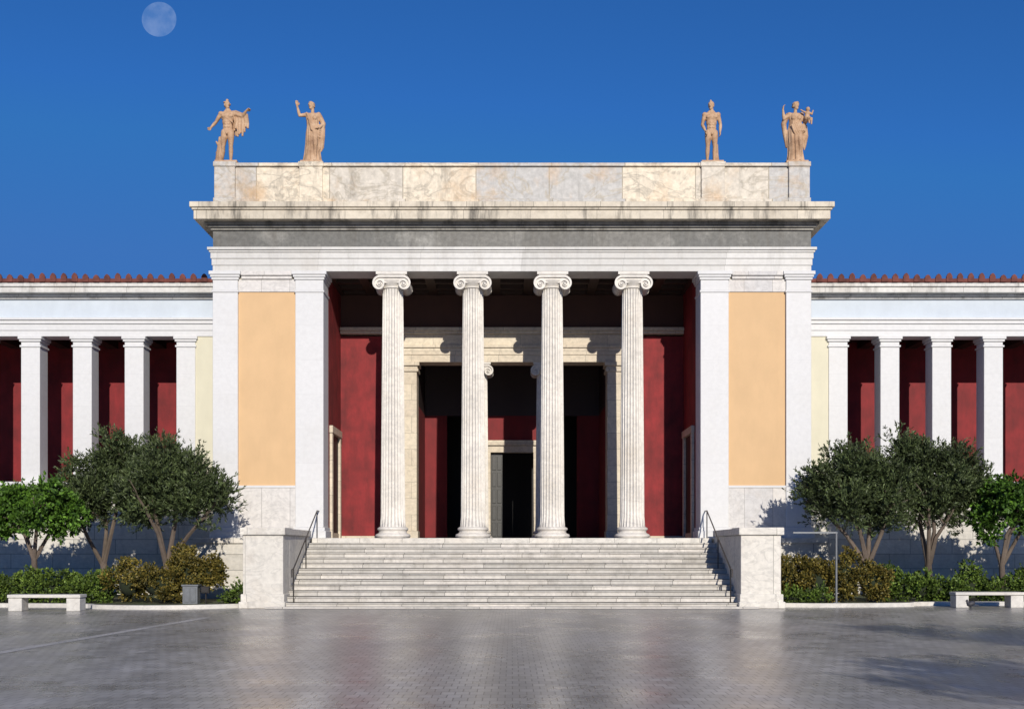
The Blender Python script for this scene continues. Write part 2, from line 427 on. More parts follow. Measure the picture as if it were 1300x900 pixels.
# ------------------------------------------------------------------ staircase
stair=empty('entrance_staircase')
st=MB(); NS=13; rz=2.1/NS; tr=.345
rs_=random.Random(7)
for i in range(NS-1):
    y0=-.52-tr*(NS-1-i); z=rz*(i+1)
    w=6.67
    st.box(-w,w,y0+.035,-.5,max(0,rz*i)+.001,z-.045)
    x=-w
    while x<w-.01:
        x2=min(w,x+rs_.uniform(1.3,2.2))
        if w-x2<.6: x2=w
        dz=rs_.uniform(-.005,.003); dy=rs_.uniform(-.008,.008)
        st.box(x+.003,x2-.003,y0+dy,y0+tr+.08,z-.043+dz,z+dz)
        x=x2
st.box(-7.15,7.15,-5.02,-4.62,0.002,.06)
st.obj('steps',M_step,stair,bevel=.01)
ck=MB()
ck.mbox(6.67,7.45,-3.75,-.53,0.0,2.14)
ck.mbox(6.671,7.84,-4.72,-3.75,.0,2.14)
ck.obj('cheek_walls',M_cheek,stair,bevel=.012)
ckc=MB()
ckc.mbox(6.61,7.51,-3.69,-.53,2.14,2.34); ckc.mbox(6.60,7.92,-4.80,-3.69,2.14,2.36)
ckc.mbox(6.63,7.90,-4.78,-3.70,.0,.42); ckc.mbox(6.60,7.95,-4.83,-3.66,.0,.2)
ckc.obj('cheek_caps_and_plinths',M_cheek,stair,bevel=.025,segs=3)
for sgn in (-1,1):
    hr=MB(); x=6.45*sgn
    a=Vector((x,-.35,3.0)); b=Vector((x,-4.3,1.15))
    hr.tube([a+Vector((0,.35,0)),a,b,b+Vector((0,-.25,-.02)),b+Vector((0,-.25,-.25))],[.022]*5,8)
    for t in (0,.5,1):
        p=a.lerp(b,t); hr.tube([p,Vector((x,p.y,max(.05,p.z-1.0)))],[.018,.018],8)
    hr.obj('stair_handrail',M_rail,None,smooth=True)

# ------------------------------------------------------------------ ground
def pavement_mat():
    s=NT('plaza_stone_pavers')
    mp=s.n('ShaderNodeMapping'); s.l(s.tc.outputs['Object'],mp.inputs['Vector'])
    mp.inputs['Location'].default_value=(200,200,0)
    br=s.n('ShaderNodeTexBrick'); s.l(mp.outputs[0],br.inputs['Vector']); br.offset=.5
    br.inputs['Color1'].default_value=(.32,.305,.29,1); br.inputs['Color2'].default_value=(.44,.42,.395,1)
    br.inputs['Mortar'].default_value=(.12,.115,.11,1); br.inputs['Scale'].default_value=1
    br.inputs['Mortar Size'].default_value=.008; br.inputs['Brick Width'].default_value=.17; br.inputs['Row Height'].default_value=.27
    br.inputs['Mortar Smooth'].default_value=.3
    col=s.mix(br.outputs['Color'],s.ramp(s.noise(.25,detail=6,rough=.65),[(.3,.72),(.7,1.15)]),1,'MULTIPLY')
    col=s.mix(col,s.ramp(s.noise(2.0,detail=6,rough=.7),[(.3,.80),(.7,1.1)]),1,'MULTIPLY')
    col=s.mix(col,s.ramp(s.noise(.9,detail=4,rough=.6,sc=(1,.06,1)),[(.35,.80),(.65,1.1)]),1,'MULTIPLY')
    s.l(col,s.b.inputs['Base Color'])
    ro=s.ramp(s.noise(.5,detail=7,rough=.75),[(.3,.20),(.7,.42)])
    s.l(ro,s.b.inputs['Roughness'])
    inv=s.n('ShaderNodeMath',operation='MULTIPLY_ADD'); s.l(br.outputs['Fac'],inv.inputs[0]); inv.inputs[1].default_value=-1.0
    s.l(s.noise(4,detail=5),inv.inputs[2])
    s.bump(inv.outputs[0],.4,.006)
    s.b.inputs['Specular IOR Level'].default_value=.8
    return s.m
def sheet(name,x0,x1,y0,y1,z,mat):
    m=MB(); m.add([(x0,y0,z),(x1,y0,z),(x1,y1,z),(x0,y1,z)],[(0,1,2,3)]); return m.obj(name,mat)
sheet('ground',-1500,1500,-1500,3000,-.01,simple('dusty_ground',(.26,.24,.20),.9))
sheet('plaza_pavement',-70,70,-70,.3,0.0,pavement_mat())
gu=MB(); gu.add([(-8.9,-22,.004),(-8.65,-22,.004),(-7.55,-9,.004),(-7.80,-9,.004)],[(0,1,2,3)])
gu.obj('pavement_strip',stone('strip_stone',(.50,.48,.45),(.38,.37,.35),bw=.7,bh=.7,blocks=False,rough=.5))

def soil():
    s=NT('soil_and_grass')
    c=s.ramp(s.noise(1.5,detail=8,rough=.7),[(.35,(.07,.05,.03)),(.5,(.06,.07,.025)),(.65,(.045,.085,.02))])
    s.l(c,s.b.inputs['Base Color']); s.b.inputs['Roughness'].default_value=.95
    s.bump(s.noise(30,detail=6),.8,.03); return s.m
M_soil=soil()
def bed(sg,line):
    k=MB()
    for i in range(len(line)-1):
        a=Vector((line[i][0]*sg,line[i][1],0)); b=Vector((line[i+1][0]*sg,line[i+1][1],0))
        a2=a+Vector((0,.22,0)); b2=b+Vector((0,.22,0)); h=Vector((0,0,.12))
        if sg<0: a,b,a2,b2=b,a,b2,a2
        k.add([a,b,b2,a2,a+h,b+h,b2+h,a2+h],[(4,5,6,7),(0,1,5,4),(2,3,7,6),(0,4,7,3),(1,2,6,5)])
    k.obj('kerb',M_bench)
    m=MB()
    for i in range(len(line)-1):
        a=(line[i][0]*sg,line[i][1]+.2,.09); b=(line[i+1][0]*sg,line[i+1][1]+.2,.09)
        m.add([a,b,(b[0],2.6,.12),(a[0],2.6,.12)],[(0,1,2,3) if sg>0 else (3,2,1,0)])
    m.obj('planting_bed',M_soil)
def smoothline(pts,n=6):
    out=[]
    for i in range(len(pts)-1):
        p0=pts[max(i-1,0)];p1=pts[i];p2=pts[i+1];p3=pts[min(i+2,len(pts)-1)]
        for j in range(n):
            t=j/n
            f=lambda a,b,c,d:.5*((2*b)+(-a+c)*t+(2*a-5*b+4*c-d)*t*t+(-a+3*b-3*c+d)*t**3)
            out.append((f(p0[0],p1[0],p2[0],p3[0]),f(p0[1],p1[1],p2[1],p3[1])))
    out.append(pts[-1]); return out
bed(-1,smoothline([(7.96,-4.3),(9,-5.0),(10.5,-5.35),(12,-5.0),(13.3,-4.2),(20,-4.0),(45,-4.0)]))
bed(1,smoothline([(7.96,-3.9),(9,-4.1),(10.5,-4.0),(12,-3.7),(13,-3.1),(20,-3.0),(45,-3.0)]))

# ------------------------------------------------------------------ foliage
def leafmat(name,c1,c2):
    s=NT(name)
    g=s.n('ShaderNodeNewGeometry')
    c=s.ramp(g.outputs['Random Per Island'],[(0,c1),(.75,c2),(1,tuple(v*1.7 for v in c2))])
    c=s.mix(c,s.ramp(s.noise(1.8,detail=4),[(.32,.45),(.68,1.3)]),1,'MULTIPLY')
    s.l(c,s.b.inputs['Base Color']); s.b.inputs['Roughness'].default_value=.55
    s.b.inputs['Specular IOR Level'].default_value=.3
    return s.m
M_olive=leafmat('olive_leaves',(.026,.040,.014),(.078,.105,.038))
M_citrus=leafmat('citrus_leaves',(.025,.065,.008),(.080,.165,.018))
M_bush=leafmat('shrub_leaves',(.035,.045,.010),(.17,.13,.026))
M_hedge=leafmat('hedge_leaves',(.030,.062,.010),(.11,.165,.026))
M_bark=stone('olive_bark',(.15,.115,.09),(.09,.068,.05),blocks=False,vein=.6,vs=5,stain=.3,bumps=.9,rough=.9)
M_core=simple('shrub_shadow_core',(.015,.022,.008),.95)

def unit(a): return a/np.maximum(np.linalg.norm(a,axis=1,keepdims=True),1e-6)
def leafmesh(name,pos,dr,Ln,W,mat,rng,parent):
    n=len(pos); rv=unit(rng.normal(size=(n,3))); s=unit(np.cross(dr,rv))
    Lr=(Ln*rng.uniform(.7,1.25,n))[:,None]; Wr=(W*rng.uniform(.7,1.25,n))[:,None]
    V=np.stack([pos,pos+dr*Lr*.5+s*Wr*.5,pos+dr*Lr,pos+dr*Lr*.5-s*Wr*.5],axis=1).reshape(-1,3).astype(np.float32)
    me=bpy.data.meshes.new(name)
    me.vertices.add(4*n); me.vertices.foreach_set('co',V.ravel())
    me.loops.add(4*n); me.loops.foreach_set('vertex_index',np.arange(4*n,dtype=np.int32))
    me.polygons.add(n); me.polygons.foreach_set('loop_start',np.arange(0,4*n,4,dtype=np.int32)); me.polygons.foreach_set('loop_total',np.full(n,4,dtype=np.int32))
    me.update(calc_edges=True); me.validate(); me.materials.append(mat)
    ob=bpy.data.objects.new(name,me); link(ob,parent); return ob
def sprigs(rng,cs,rs,ns,per,slen,up=.5,spread=.8):
    w=(rs.prod(axis=1))**(.66); w/=w.sum()
    idx=rng.choice(len(cs),ns,p=w)
    u=unit(rng.normal(size=(ns,3)))
    rad=rng.uniform(.3,1.08,ns)[:,None]
    p=cs[idx]+u*rs[idx]*rad
    d=unit(u+np.array([0,0,up])+rng.normal(size=(ns,3))*.35)
    ln=rng.uniform(.5,1.2,ns)*slen
    t=rng.uniform(0,1,(ns,per))
    pos=(p[:,None,:]+d[:,None,:]*(ln[:,None]*t)[:,:,None]).reshape(-1,3)
    dd=np.repeat(d,per,axis=0); dirs=unit(dd+rng.normal(size=dd.shape)*spread*.6)
    return pos,dirs
def tree(name,base,crown,sublobe,ns,kind,seed,trunkr=.13,fork=3,lean=(0,0),clear=1.0):
    rng=np.random.default_rng(seed); rnd=random.Random(seed)
    e=empty(name); bx,by=base
    cs=[];rs=[]
    for (dx,dy,z,rx,ry,rz) in crown:
        k=int(sublobe*(rx*ry*rz)**.5)+3
        for i in range(k):
            u=rng.normal(size=3); u/=np.linalg.norm(u)
            f=rng.uniform(.30,.90)
            c=np.array([bx+dx,by+dy,z])+u*np.array([rx,ry,rz])*f
            q=rng.uniform(.20,.46)
            cs.append(c); rs.append([q,q,q*.85])
    cs=np.array(cs);rs=np.array(rs)
    if kind=='olive': pos,dr=sprigs(rng,cs,rs,ns,13,.34,.8); leafmesh('leaves',pos,dr,.125,.038,M_olive,rng,e)
    else: pos,dr=sprigs(rng,cs,rs,ns,9,.16,.1,1.2); leafmesh('leaves',pos,dr,.13,.070,M_citrus,rng,e)
    t=MB()
    fz=clear
    top=Vector((bx+lean[0],by+lean[1],fz))
    t.tube([(bx,by,0),(bx+lean[0]*.2,by,.12),(bx+lean[0]*.5+.03,by+lean[1]*.5,fz*.55),top],[trunkr*1.7,trunkr*1.25,trunkr*1.0,trunkr*.95],12,wob=.10,sd=seed)
    for i in range(fork):
        c=crown[i%len(crown)]
        ang=2*math.pi*i/fork+seed
        tgt=Vector((bx+c[0]+c[3]*.6*math.cos(ang),by+c[1]+c[4]*.6*math.sin(ang),c[2]+rnd.uniform(-.1,.4)))
        m1=top.lerp(tgt,.35)+Vector((rnd.uniform(-.12,.12),rnd.uniform(-.1,.1),.12)); m2=top.lerp(tgt,.7)+Vector((rnd.uniform(-.1,.1),0,.1))
        t.tube([top-Vector((0,0,.12)),m1,m2,tgt],[trunkr*.75,trunkr*.55,trunkr*.38,trunkr*.15],9,wob=.08,sd=i)
        for j in range(4):
            s0=m1.lerp(tgt,rnd.uniform(0,.8)); a=rnd.uniform(0,6.28)
            s1=s0+Vector((math.cos(a)*.6,math.sin(a)*.6,rnd.uniform(.2,.7)))
            t.tube([s0,s0.lerp(s1,.5)+Vector((0,0,.06)),s1],[trunkr*.28,trunkr*.18,.01],6)
    t.obj('trunk',M_bark,e,smooth=True)
    return e
# left
tree('olive_tree',(-10.75,-2.5),[(.25,0,3.5,1.5,1.2,1.15),(-.8,.1,3.35,1.05,1,1.1),(1.15,0,3.3,.95,.95,1.05),(.1,.1,4.3,1.25,1,.8)],34,3900,'olive',3,.11,4,clear=1.3)
tree('olive_tree',(-13.2,-1.2),[(-.1,0,3.8,1.35,1.1,1.3),(-.7,0,3.3,.9,.9,1.0),(.6,0,4.6,.85,.7,.8),(1.2,0,3.3,.95,.8,1.05)],34,3500,'olive',8,.10,3,clear=1.3)
tree('citrus_tree',(-14.8,-2.7),[(0,0,3.1,1.4,1.1,.95),(-.9,0,2.95,.8,.8,.8),(.8,.1,2.95,.7,.8,.8)],30,3000,'citrus',5,.09,4,clear=1.5)
tree('citrus_tree',(-17.6,-2.2),[(0,0,3.0,1.7,1.1,1.05)],30,1700,'citrus',15,.10,3,clear=1.5)
# right
tree('olive_tree',(11.15,-2.6),[(-.75,0,3.4,1.4,1.15,1.15),(.3,0,3.45,1.05,1.1,1.2),(-.3,.1,4.25,1.25,.9,.8),(-1.45,0,3.3,.8,.8,.9)],34,3900,'olive',23,.11,4,lean=(-.1,0),clear=1.3)
tree('olive_tree',(13.2,-1.9),[(0,0,3.4,1.5,1.2,1.45),(-.4,0,4.65,1.0,.8,.75),(.8,0,3.6,1.15,.9,1.3)],34,3900,'olive',31,.11,4,clear=1.25)
tree('citrus_tree',(15.3,-2.4),[(0,0,3.2,1.2,1.1,1.25),(1.1,0,3.1,1.1,1,1.1)],30,2800,'citrus',37,.09,4,clear=1.3)
tree('citrus_tree',(18.6,-2.2),[(0,0,3.3,1.5,1.1,1.1)],28,1000,'citrus',39,.10,3,clear=1.5)
# park trees beside the viewpoint, they shade the right side of the plaza
tree('olive_tree',(12.0,-28),[(0,0,5.3,2.2,2.4,1.2),(2.2,.5,5.0,2.0,2,1.2)],22,2200,'olive',51,.2,5,clear=2.5)
tree('olive_tree',(9.2,-36),[(0,0,5.4,2.2,2.2,1.0)],22,1300,'olive',57,.2,4,clear=2.5)

def shrub(name,lobes,ns,mat,seed,Ln=.075,W=.045):
    rng=np.random.default_rng(seed)
    e=empty(name)
    cs=[];rs=[]; core=MB()
    for (x,y,z,rx,ry,rz) in lobes:
        core.ell((x,y,z-.12*rz),(rx*.5,ry*.5,rz*.5),seg=10,ring=6)  # dark filler lump, its colour stands in for shade inside the shrub
        k=int(16*(rx*ry*rz)**.4)+8
        for i in range(k):
            u=rng.normal(size=3); u/=np.linalg.norm(u); f=rng.uniform(.35,.9)
            cs.append(np.array([x,y,z])+u*np.array([rx,ry,rz])*f); q=rng.uniform(.12,.26); rs.append([q,q,q])
    cs=np.array(cs);rs=np.array(rs)
    pos,dr=sprigs(rng,cs,rs,ns,9,.13,.5,1.0)
    k=pos[:,2]>.08; pos=pos[k];dr=dr[k]
    leafmesh('leaves',pos,dr,Ln,W,mat,rng,e); core.obj('shade_filler_core',M_core,e,smooth=True)
rr=random.Random(4)
def row(x0,x1,y,h,step=.55,dy=.45):
    out=[];x=x0
    while x<x1:
        hh=h*rr.uniform(.75,1.12); out.append((x+rr.uniform(-.1,.1),y+rr.uniform(-.1,.1),hh*.52+.05,step*.8,dy,hh*.5)); x+=step
    return out
shrub('hedge',row(-19,-12.1,-3.2,.95),4600,M_hedge,61,.085,.055)
shrub('hedge',row(11.6,19,-2.35,1.05),4900,M_hedge,62,.085,.055)
shrub('bush',[(-11.6,-3.4,.75,.65,.6,.7),(-10.7,-3.6,.8,.75,.6,.75),(-9.95,-3.3,.9,.6,.55,.8),(-10.3,-2.6,1.2,.5,.5,.7),(-9.3,-2.9,1.0,.4,.4,.7)],4200,M_bush,63,.075,.05)
shrub('bush',[(8.55,-2.9,.85,.55,.5,.8),(9.3,-3.1,.75,.6,.5,.7),(10.2,-2.9,.95,.7,.5,.9),(11.1,-2.95,.75,.6,.5,.65)],4200,M_bush,64,.075,.05)
shrub('small_shrub',[(-8.15,-3.7,.35,.3,.3,.32),(-8.5,-3.5,.25,.25,.25,.25)],260,M_hedge,65)
shrub('small_shrub',[(8.5,-3.5,.3,.35,.25,.3),(9.3,-3.6,.28,.4,.25,.3)],400,M_hedge,66)

# ------------------------------------------------------------------ street furniture
def bench(loc):
    b=MB(); x,y=loc
    b.box(x-1.0,x-.62,y-.22,y+.22,0.0,.36); b.box(x+.62,x+1.0,y-.22,y+.22,0.0,.36)
    b.box(x-.94,x-.68,y-.19,y+.19,.30,.37); b.box(x+.68,x+.94,y-.19,y+.19,.30,.37)
    b.box(x-1.02,x+1.02,y-.25,y+.25,.37,.46)
    b.obj('stone_bench',M_bench,None,bevel=.015,segs=2)
bench((-13.05,-5.9)); bench((14.1,-4.1))
sp=MB(); sp.tube([(9.75,-3.7,.05),(9.75,-3.7,2.25)],[.035,.035],10); sp.box(8.45,9.78,-3.73,-3.67,2.20,2.25); sp.box(9.66,9.84,-3.79,-3.61,.09,.13)
sp.obj('sign_post',M_grey,None,smooth=True)
bo=MB(); bo.box(-9.85,-9.4,-3.9,-3.6,.08,.62); bo.box(-9.88,-9.37,-3.93,-3.57,.62,.67); bo.box(-9.8,-9.64,-3.915,-3.9,.15,.57); bo.box(-9.61,-9.45,-3.915,-3.9,.15,.57)
bo.obj('utility_box',M_grey,None,bevel=.008)
fl=MB(); fl.tube([(-9.15,-3.9,.08),(-9.15,-3.9,.42)],[.025,.025],8); fl.box(-9.27,-9.03,-4.0,-3.86,.42,.62); fl.box(-9.25,-9.05,-4.01,-4.0,.44,.60)
fl.obj('floodlight',M_rail,None,bevel=.006)
pg=MB(); px,py=13.3,-4.9
pg.ell((px,py,.15),(.13,.07,.075),Matrix.Rotation(R(-20),3,'Y')); pg.ell((px-.11,py,.235),(.035,.032,.035)); pg.cap((px-.09,py,.17),(px-.11,py,.225),.045,.03)
pg.cap((px-.14,py,.23),(px-.17,py,.225),.012,.004); pg.box(px+.08,px+.23,py-.03,py+.03,.10,.12)
for q in (-.025,.025): pg.cap((px,py+q,.09),(px,py+q,.008),.01,.008); pg.cap((px,py+q,.008),(px-.04,py+q,.006),.008,.005)
pg.obj('pigeon',simple('pigeon_feathers',(.04,.04,.05)),None,smooth=True)

# ------------------------------------------------------------------ statues
def stat_mat():
    s=NT('terracotta_tan_statue_stone')
    c=s.ramp(s.noise(2.2,detail=7,rough=.7),[(.3,(.22,.12,.065)),(.5,(.46,.29,.17)),(.72,(.62,.45,.30))])
    s.l(c,s.b.inputs['Base Color']); s.b.inputs['Roughness'].default_value=.75
    s.bump(s.noise(18,detail=6),.3,.02); return s.m
M_stat=stat_mat()
V=Vector
def hand(m,w,d,nrm,curl=.3,side=1):
    d=V(d).normalized(); n_=V(nrm).normalized(); s_=d.cross(n_).normalized(); w=V(w)
    m.cap(w,w+d*.045+s_*.012,.027,.03); m.cap(w+d*.02-s_*.012,w+d*.085-s_*.025,.024,.020); m.cap(w+d*.02+s_*.012,w+d*.085+s_*.025,.024,.020)
    for k,(o,l) in enumerate(((-.036,.065),(-.013,.078),(.012,.074),(.035,.055))):
        p=w+d*.085+s_*o; q=p+(d+n_*curl*.6).normalized()*l*.55; r=q+(d*.8+n_*curl*2).normalized()*l*.5
        m.cap(p,q,.0135,.012); m.cap(q,r,.012,.010)
    t0=w+d*.025+s_*.03*side; t1=t0+(d*.6+s_*side*.8).normalized()*.05; t2=t1+(d+n_*.4).normalized()*.035
    m.cap(t0,t1,.016,.014); m.cap(t1,t2,.014,.011)
def head(m,c,turn=0,tilt=0,hair='short'):
    c=V(c); Rm=Matrix.Rotation(R(turn),3,'Z')@Matrix.Rotation(R(tilt),3,'X')
    f=lambda x,y,z: c+Rm@V((x,y,z))
    m.ell(f(0,0,.02),(.082,.098,.102),Rm); m.ell(f(0,-.03,-.05),(.06,.065,.068),Rm)
    m.cap(f(0,-.088,.025),f(0,-.112,-.022),.010,.016); m.ell(f(0,-.082,-.055),(.026,.014,.010),Rm); m.ell(f(0,-.075,-.088),(.024,.022,.02),Rm)
    for s_ in (-1,1):
        m.ell(f(s_*.03,-.086,.04),(.026,.014,.008),Rm); m.ell(f(s_*.03,-.080,.018),(.015,.012,.010),Rm)
        m.ell(f(s_*.08,.005,-.005),(.012,.022,.032),Rm)
    if hair in('short','knot'):
        for k in range(26):
            a=k*2.4; z=.02+.10*((k*.618)%1); r=math.sqrt(max(.05,1-((z-.02)/.11)**2))
            x=.088*r*math.cos(a); y=.10*r*math.sin(a)+.012
            if y<-.05 and z<.08: continue
            m.ell(f(x,y,z),(.026,.026,.024))
    if hair=='knot':
        m.ell(f(0,-.02,.135),(.045,.04,.035),Rm); m.ell(f(0,.10,.0),(.04,.04,.05),Rm)
    if hair=='bun':
        m.ell(f(0,.02,.045),(.098,.105,.09),Rm); m.ell(f(0,.115,.01),(.045,.045,.045),Rm); m.tube([f(-.088,0,.07),f(-.05,-.06,.10),f(0,-.08,.11),f(.05,-.06,.10),f(.088,0,.07)],[.014]*5,8)
        for s_ in(-1,1): m.cap(f(s_*.07,-.04,.06),f(s_*.082,.03,-.02),.022,.022)
    if hair=='helmet':
        m.ell(f(0,.01,.05),(.094,.112,.09),Rm); m.tube([f(0,-.09,.10),f(0,-.04,.155),f(0,.05,.15),f(0,.12,.06)],[.014,.024,.024,.014],8)
def arm(m,s,e,w,k=1):
    k*=1.12
    m.ell(s,(.070*k,.064*k,.070*k)); m.cap(s,V(s).lerp(V(e),.45),.056*k,.054*k); m.cap(V(s).lerp(V(e),.45),e,.054*k,.040*k)
    m.cap(e,V(e).lerp(V(w),.35),.042*k,.045*k); m.cap(V(e).lerp(V(w),.35),w,.045*k,.027*k)
def leg(m,h,k,a,toe):
    h,k,a=V(h),V(k),V(a)
    m.cap(h,h.lerp(k,.4),.105,.098); m.cap(h.lerp(k,.4),k,.098,.063); m.cap(k,k.lerp(a,.35)+V((0,.015,0)),.062,.067); m.cap(k.lerp(a,.35)+V((0,.015,0)),a,.067,.040)
    t=V(toe); m.ell(a+V((0,.02,-.04)),(.038,.045,.038)); m.cap(a+V((0,-.01,-.03)),a.lerp(t,.55)+V((0,0,-.02)),.038,.036)
    m.cap(a.lerp(t,.5)+V((0,0,-.02)),t,.038,.024)
def male_torso(m,lean=0):
    L_=lambda x,y,z:V((x+lean*(z-.95),y,z))
    m.ell(L_(0,0,.93),(.175,.118,.13)); m.ell(L_(0,0,1.08),(.145,.10,.15)); m.ell(L_(0,-.005,1.22),(.160,.108,.15))
    m.ell(L_(0,0,1.36),(.195,.118,.15)); m.cap(L_(-.14,0,1.46),L_(.14,0,1.46),.066,.066)
    for s_ in (-1,1):
        m.ell(L_(s_*.085,-.08,1.375),(.088,.05,.06)); m.ell(L_(s_*.08,.07,.90),(.085,.075,.085))
        m.cap(L_(s_*.12,.02,1.48),L_(s_*.03,.01,1.56),.045,.055)
        for z in (1.22,1.14,1.06): m.ell(L_(s_*.036,-.095,z),(.034,.022,.035))
    m.cap(L_(0,.01,1.48),L_(0,-.005,1.62),.062,.058)
    m.ell(L_(0,-.11,.86),(.03,.035,.04))
def finish(m,name,loc,H,rotz=0):
    sc=H/1.84
    m.box(-.33,.33,-.26,.26,-.06,.03)
    ob=m.obj(name+'_tmp',None)
    md=ob.modifiers.new('r','REMESH'); md.mode='VOXEL'; md.voxel_size=.0105; md.use_smooth_shade=True
    sm=ob.modifiers.new('s','SMOOTH'); sm.factor=.5; sm.iterations=2
    dg=bpy.context.evaluated_depsgraph_get(); me=bpy.data.meshes.new_from_object(ob.evaluated_get(dg))
    bpy.data.objects.remove(ob)
    me.materials.clear(); me.materials.append(M_stat)
    o=bpy.data.objects.new(name,me); link(o); o.location=loc; o.scale=(sc,)*3; o.rotation_euler=(0,0,R(rotz))
    return o
def loft(m,secs,folds,amp,seed=0,seg=72):
    vs=[];fs=[];n=len(secs)
    for j,(z,cx,cy,rx,ry,fa) in enumerate(secs):
        for i in range(seg):
            t=2*math.pi*i/seg
            f=1+amp*fa*(math.cos(folds*t+seed+z*.8)*.6+math.cos((folds*.6//1)*t-z*1.7+seed*2)*.4+.35*math.cos((folds+6)*t+z*2))
            vs.append((cx+rx*f*math.cos(t),cy+ry*f*math.sin(t),z))
    for j in range(n-1):
        for i in range(seg):
            k=(i+1)%seg; fs.append((j*seg+i,j*seg+k,(j+1)*seg+k,(j+1)*seg+i))
    fs.append(tuple(range(seg))[::-1]); fs.append(tuple((n-1)*seg+i for i in range(seg)))
    m.add(vs,fs)
TOP=14.70
# 1: striding god, cloak over outstretched arm, tree stump with snake
m=MB(); male_torso(m,.0); head(m,(-.02,-.01,1.715),40,0,'knot')
leg(m,(.09,0,.92),(.105,-.06,.50),(.09,.0,.10),(.12,-.16,.045)); leg(m,(-.09,0,.92),(-.13,-.02,.51),(-.20,.13,.13),(-.25,.02,.045))
arm(m,(-.20,0,1.46),(-.36,.03,1.22),(-.46,-.10,1.03)); hand(m,(-.46,-.10,1.03),(-.4,-.4,-.8),(0,-1,.2),.5)
arm(m,(.20,0,1.46),(.44,-.03,1.38),(.58,-.14,1.50)); hand(m,(.58,-.14,1.50),(.8,-.3,.35),(0,-.3,-1),.6)
m.tube([(-.17,.09,1.50),(.05,.12,1.53),(.22,.06,1.52),(.42,.0,1.42),(.52,-.06,1.42)],[.055,.06,.07,.07,.055],10)
for k in range(9):
    x=.20+k*.045; zb=.86+.06*math.sin(k*2.1)+(.0 if k>1 else .12)+max(0,k-5)*.08
    m.tube([(x,.03-.02*k*.5,1.44),(x+.012,.06-.035*(k%2),1.2),(x+.016*(k-4)*.3,.04-.035*(k%2),zb)],[.046,.044,.030],8)
for k in range(5): m.tube([(-.12+.06*k,.10,1.48),(-.14+.08*k,.13,1.2),(-.10+.08*k,.12,.85)],[.045,.045,.03],8)
m.cap((-.15,-.10,1.42),(.16,-.10,1.18),.018,.018)
m.tube([(-.27,.08,0),(-.26,.08,.3),(-.23,.07,.6),(-.22,.07,.80)],[.12,.10,.085,.07],12,wob=.12); m.cap((-.25,.07,.5),(-.33,.0,.64),.04,.028)
m.tube([(-.24,.0,.2),(-.35,.06,.35),(-.24,.14,.48),(-.16,.03,.60),(-.24,-.01,.70)],[.02,.026,.026,.024,.018],8)
finish(m,'nude_male_statue_with_cloak',(-9.58,.33,TOP),2.12)
def draped(m,seed,sway=.03):
    loft(m,[(.0,0,0,.28,.21,1.3),(.08,0,0,.26,.20,1.3),(.3,.0,0,.225,.18,1.3),(.55,sway*.5,-.01,.215,.175,1.2),(.8,sway,-.01,.225,.175,1.0),(.95,sway,0,.22,.165,.8),(1.1,sway*.5,0,.185,.145,.7),(1.25,0,0,.18,.135,.6),(1.4,0,0,.205,.13,.4),(1.49,0,0,.15,.085,.2)],13,.095,seed)
    for s_ in (-1,1): m.ell((s_*.075,-.105,1.33),(.07,.055,.065))
    m.cap((-.14,0,1.46),(.14,0,1.46),.058,.058); m.cap((0,.01,1.48),(0,-.005,1.63),.053,.05)
    m.cap((.09,-.18,.045),(.10,-.26,.03),.035,.025); m.cap((-.08,-.18,.045),(-.09,-.24,.03),.035,.025)
    m.cap((.09,-.12,.9),(.11,-.17,.52),.09,.07); m.cap((.11,-.17,.52),(.09,-.11,.15),.06,.055)
m=MB(); draped(m,1.0); head(m,(-.03,-.01,1.715),-20,0,'bun')
arm(m,(-.18,0,1.46),(-.38,-.05,1.42),(-.44,-.10,1.68),.95); hand(m,(-.44,-.10,1.68),(-.08,-.05,1),(0,-1,0),.15)
arm(m,(.18,0,1.46),(.31,.03,1.20),(.22,-.14,1.02),1.0); hand(m,(.22,-.14,1.02),(-.7,-.3,-.1),(0,.3,-1),.5)
for k in range(5): m.tube([(-.17+.02*k,-.09-.01*k,1.50-.05*k),(.0,-.17-.008*k,1.20-.06*k),(.22,-.12,1.03-.07*k),(.26,.03,1.0-.08*k)],[.026,.030,.034,.034],8)
for k in range(6): m.tube([(.19+.028*k,-.08+.03*k,1.15),(.22+.025*k,-.07+.02*(k%2),.8),(.20+.022*k,-.07+.02*k,.36+.05*(k%3))],[.036,.036,.022],8)
m.tube([(.15,.0,1.5),(.22,.02,1.4),(.31,.04,1.2),(.29,.02,1.0)],[.07,.075,.08,.06],10)
finish(m,'draped_woman_statue',(-6.72,.33,TOP),2.08)
m=MB(); male_torso(m,.0); head(m,(-.01,-.015,1.715),-25,6,'helmet')
leg(m,(.09,0,.92),(.10,-.02,.50),(.09,.03,.10),(.12,-.13,.045)); leg(m,(-.09,0,.92),(-.12,-.07,.51),(-.12,.02,.11),(-.18,-.13,.045))
arm(m,(-.20,0,1.46),(-.27,.02,1.17),(-.20,-.12,.94)); hand(m,(-.20,-.12,.94),(.05,-.3,-1),(1,0,0),.5)
arm(m,(.20,0,1.46),(.28,.05,1.18),(.25,-.04,.93)); hand(m,(.25,-.04,.93),(.0,-.2,-1),(-1,0,0),.6)
m.tube([(.16,.12,0),(.15,.11,.3),(.15,.10,.62)],[.11,.09,.07],12,wob=.12)
finish(m,'nude_warrior_statue',(6.72,.33,TOP),2.08,0)
m=MB(); draped(m,2.3,-.02); head(m,(.01,-.01,1.715),30,4,'bun')
arm(m,(-.18,0,1.46),(-.35,-.03,1.32),(-.39,-.08,1.58),.95); hand(m,(-.39,-.08,1.58),(.1,-.05,1),(1,0,0),.7)
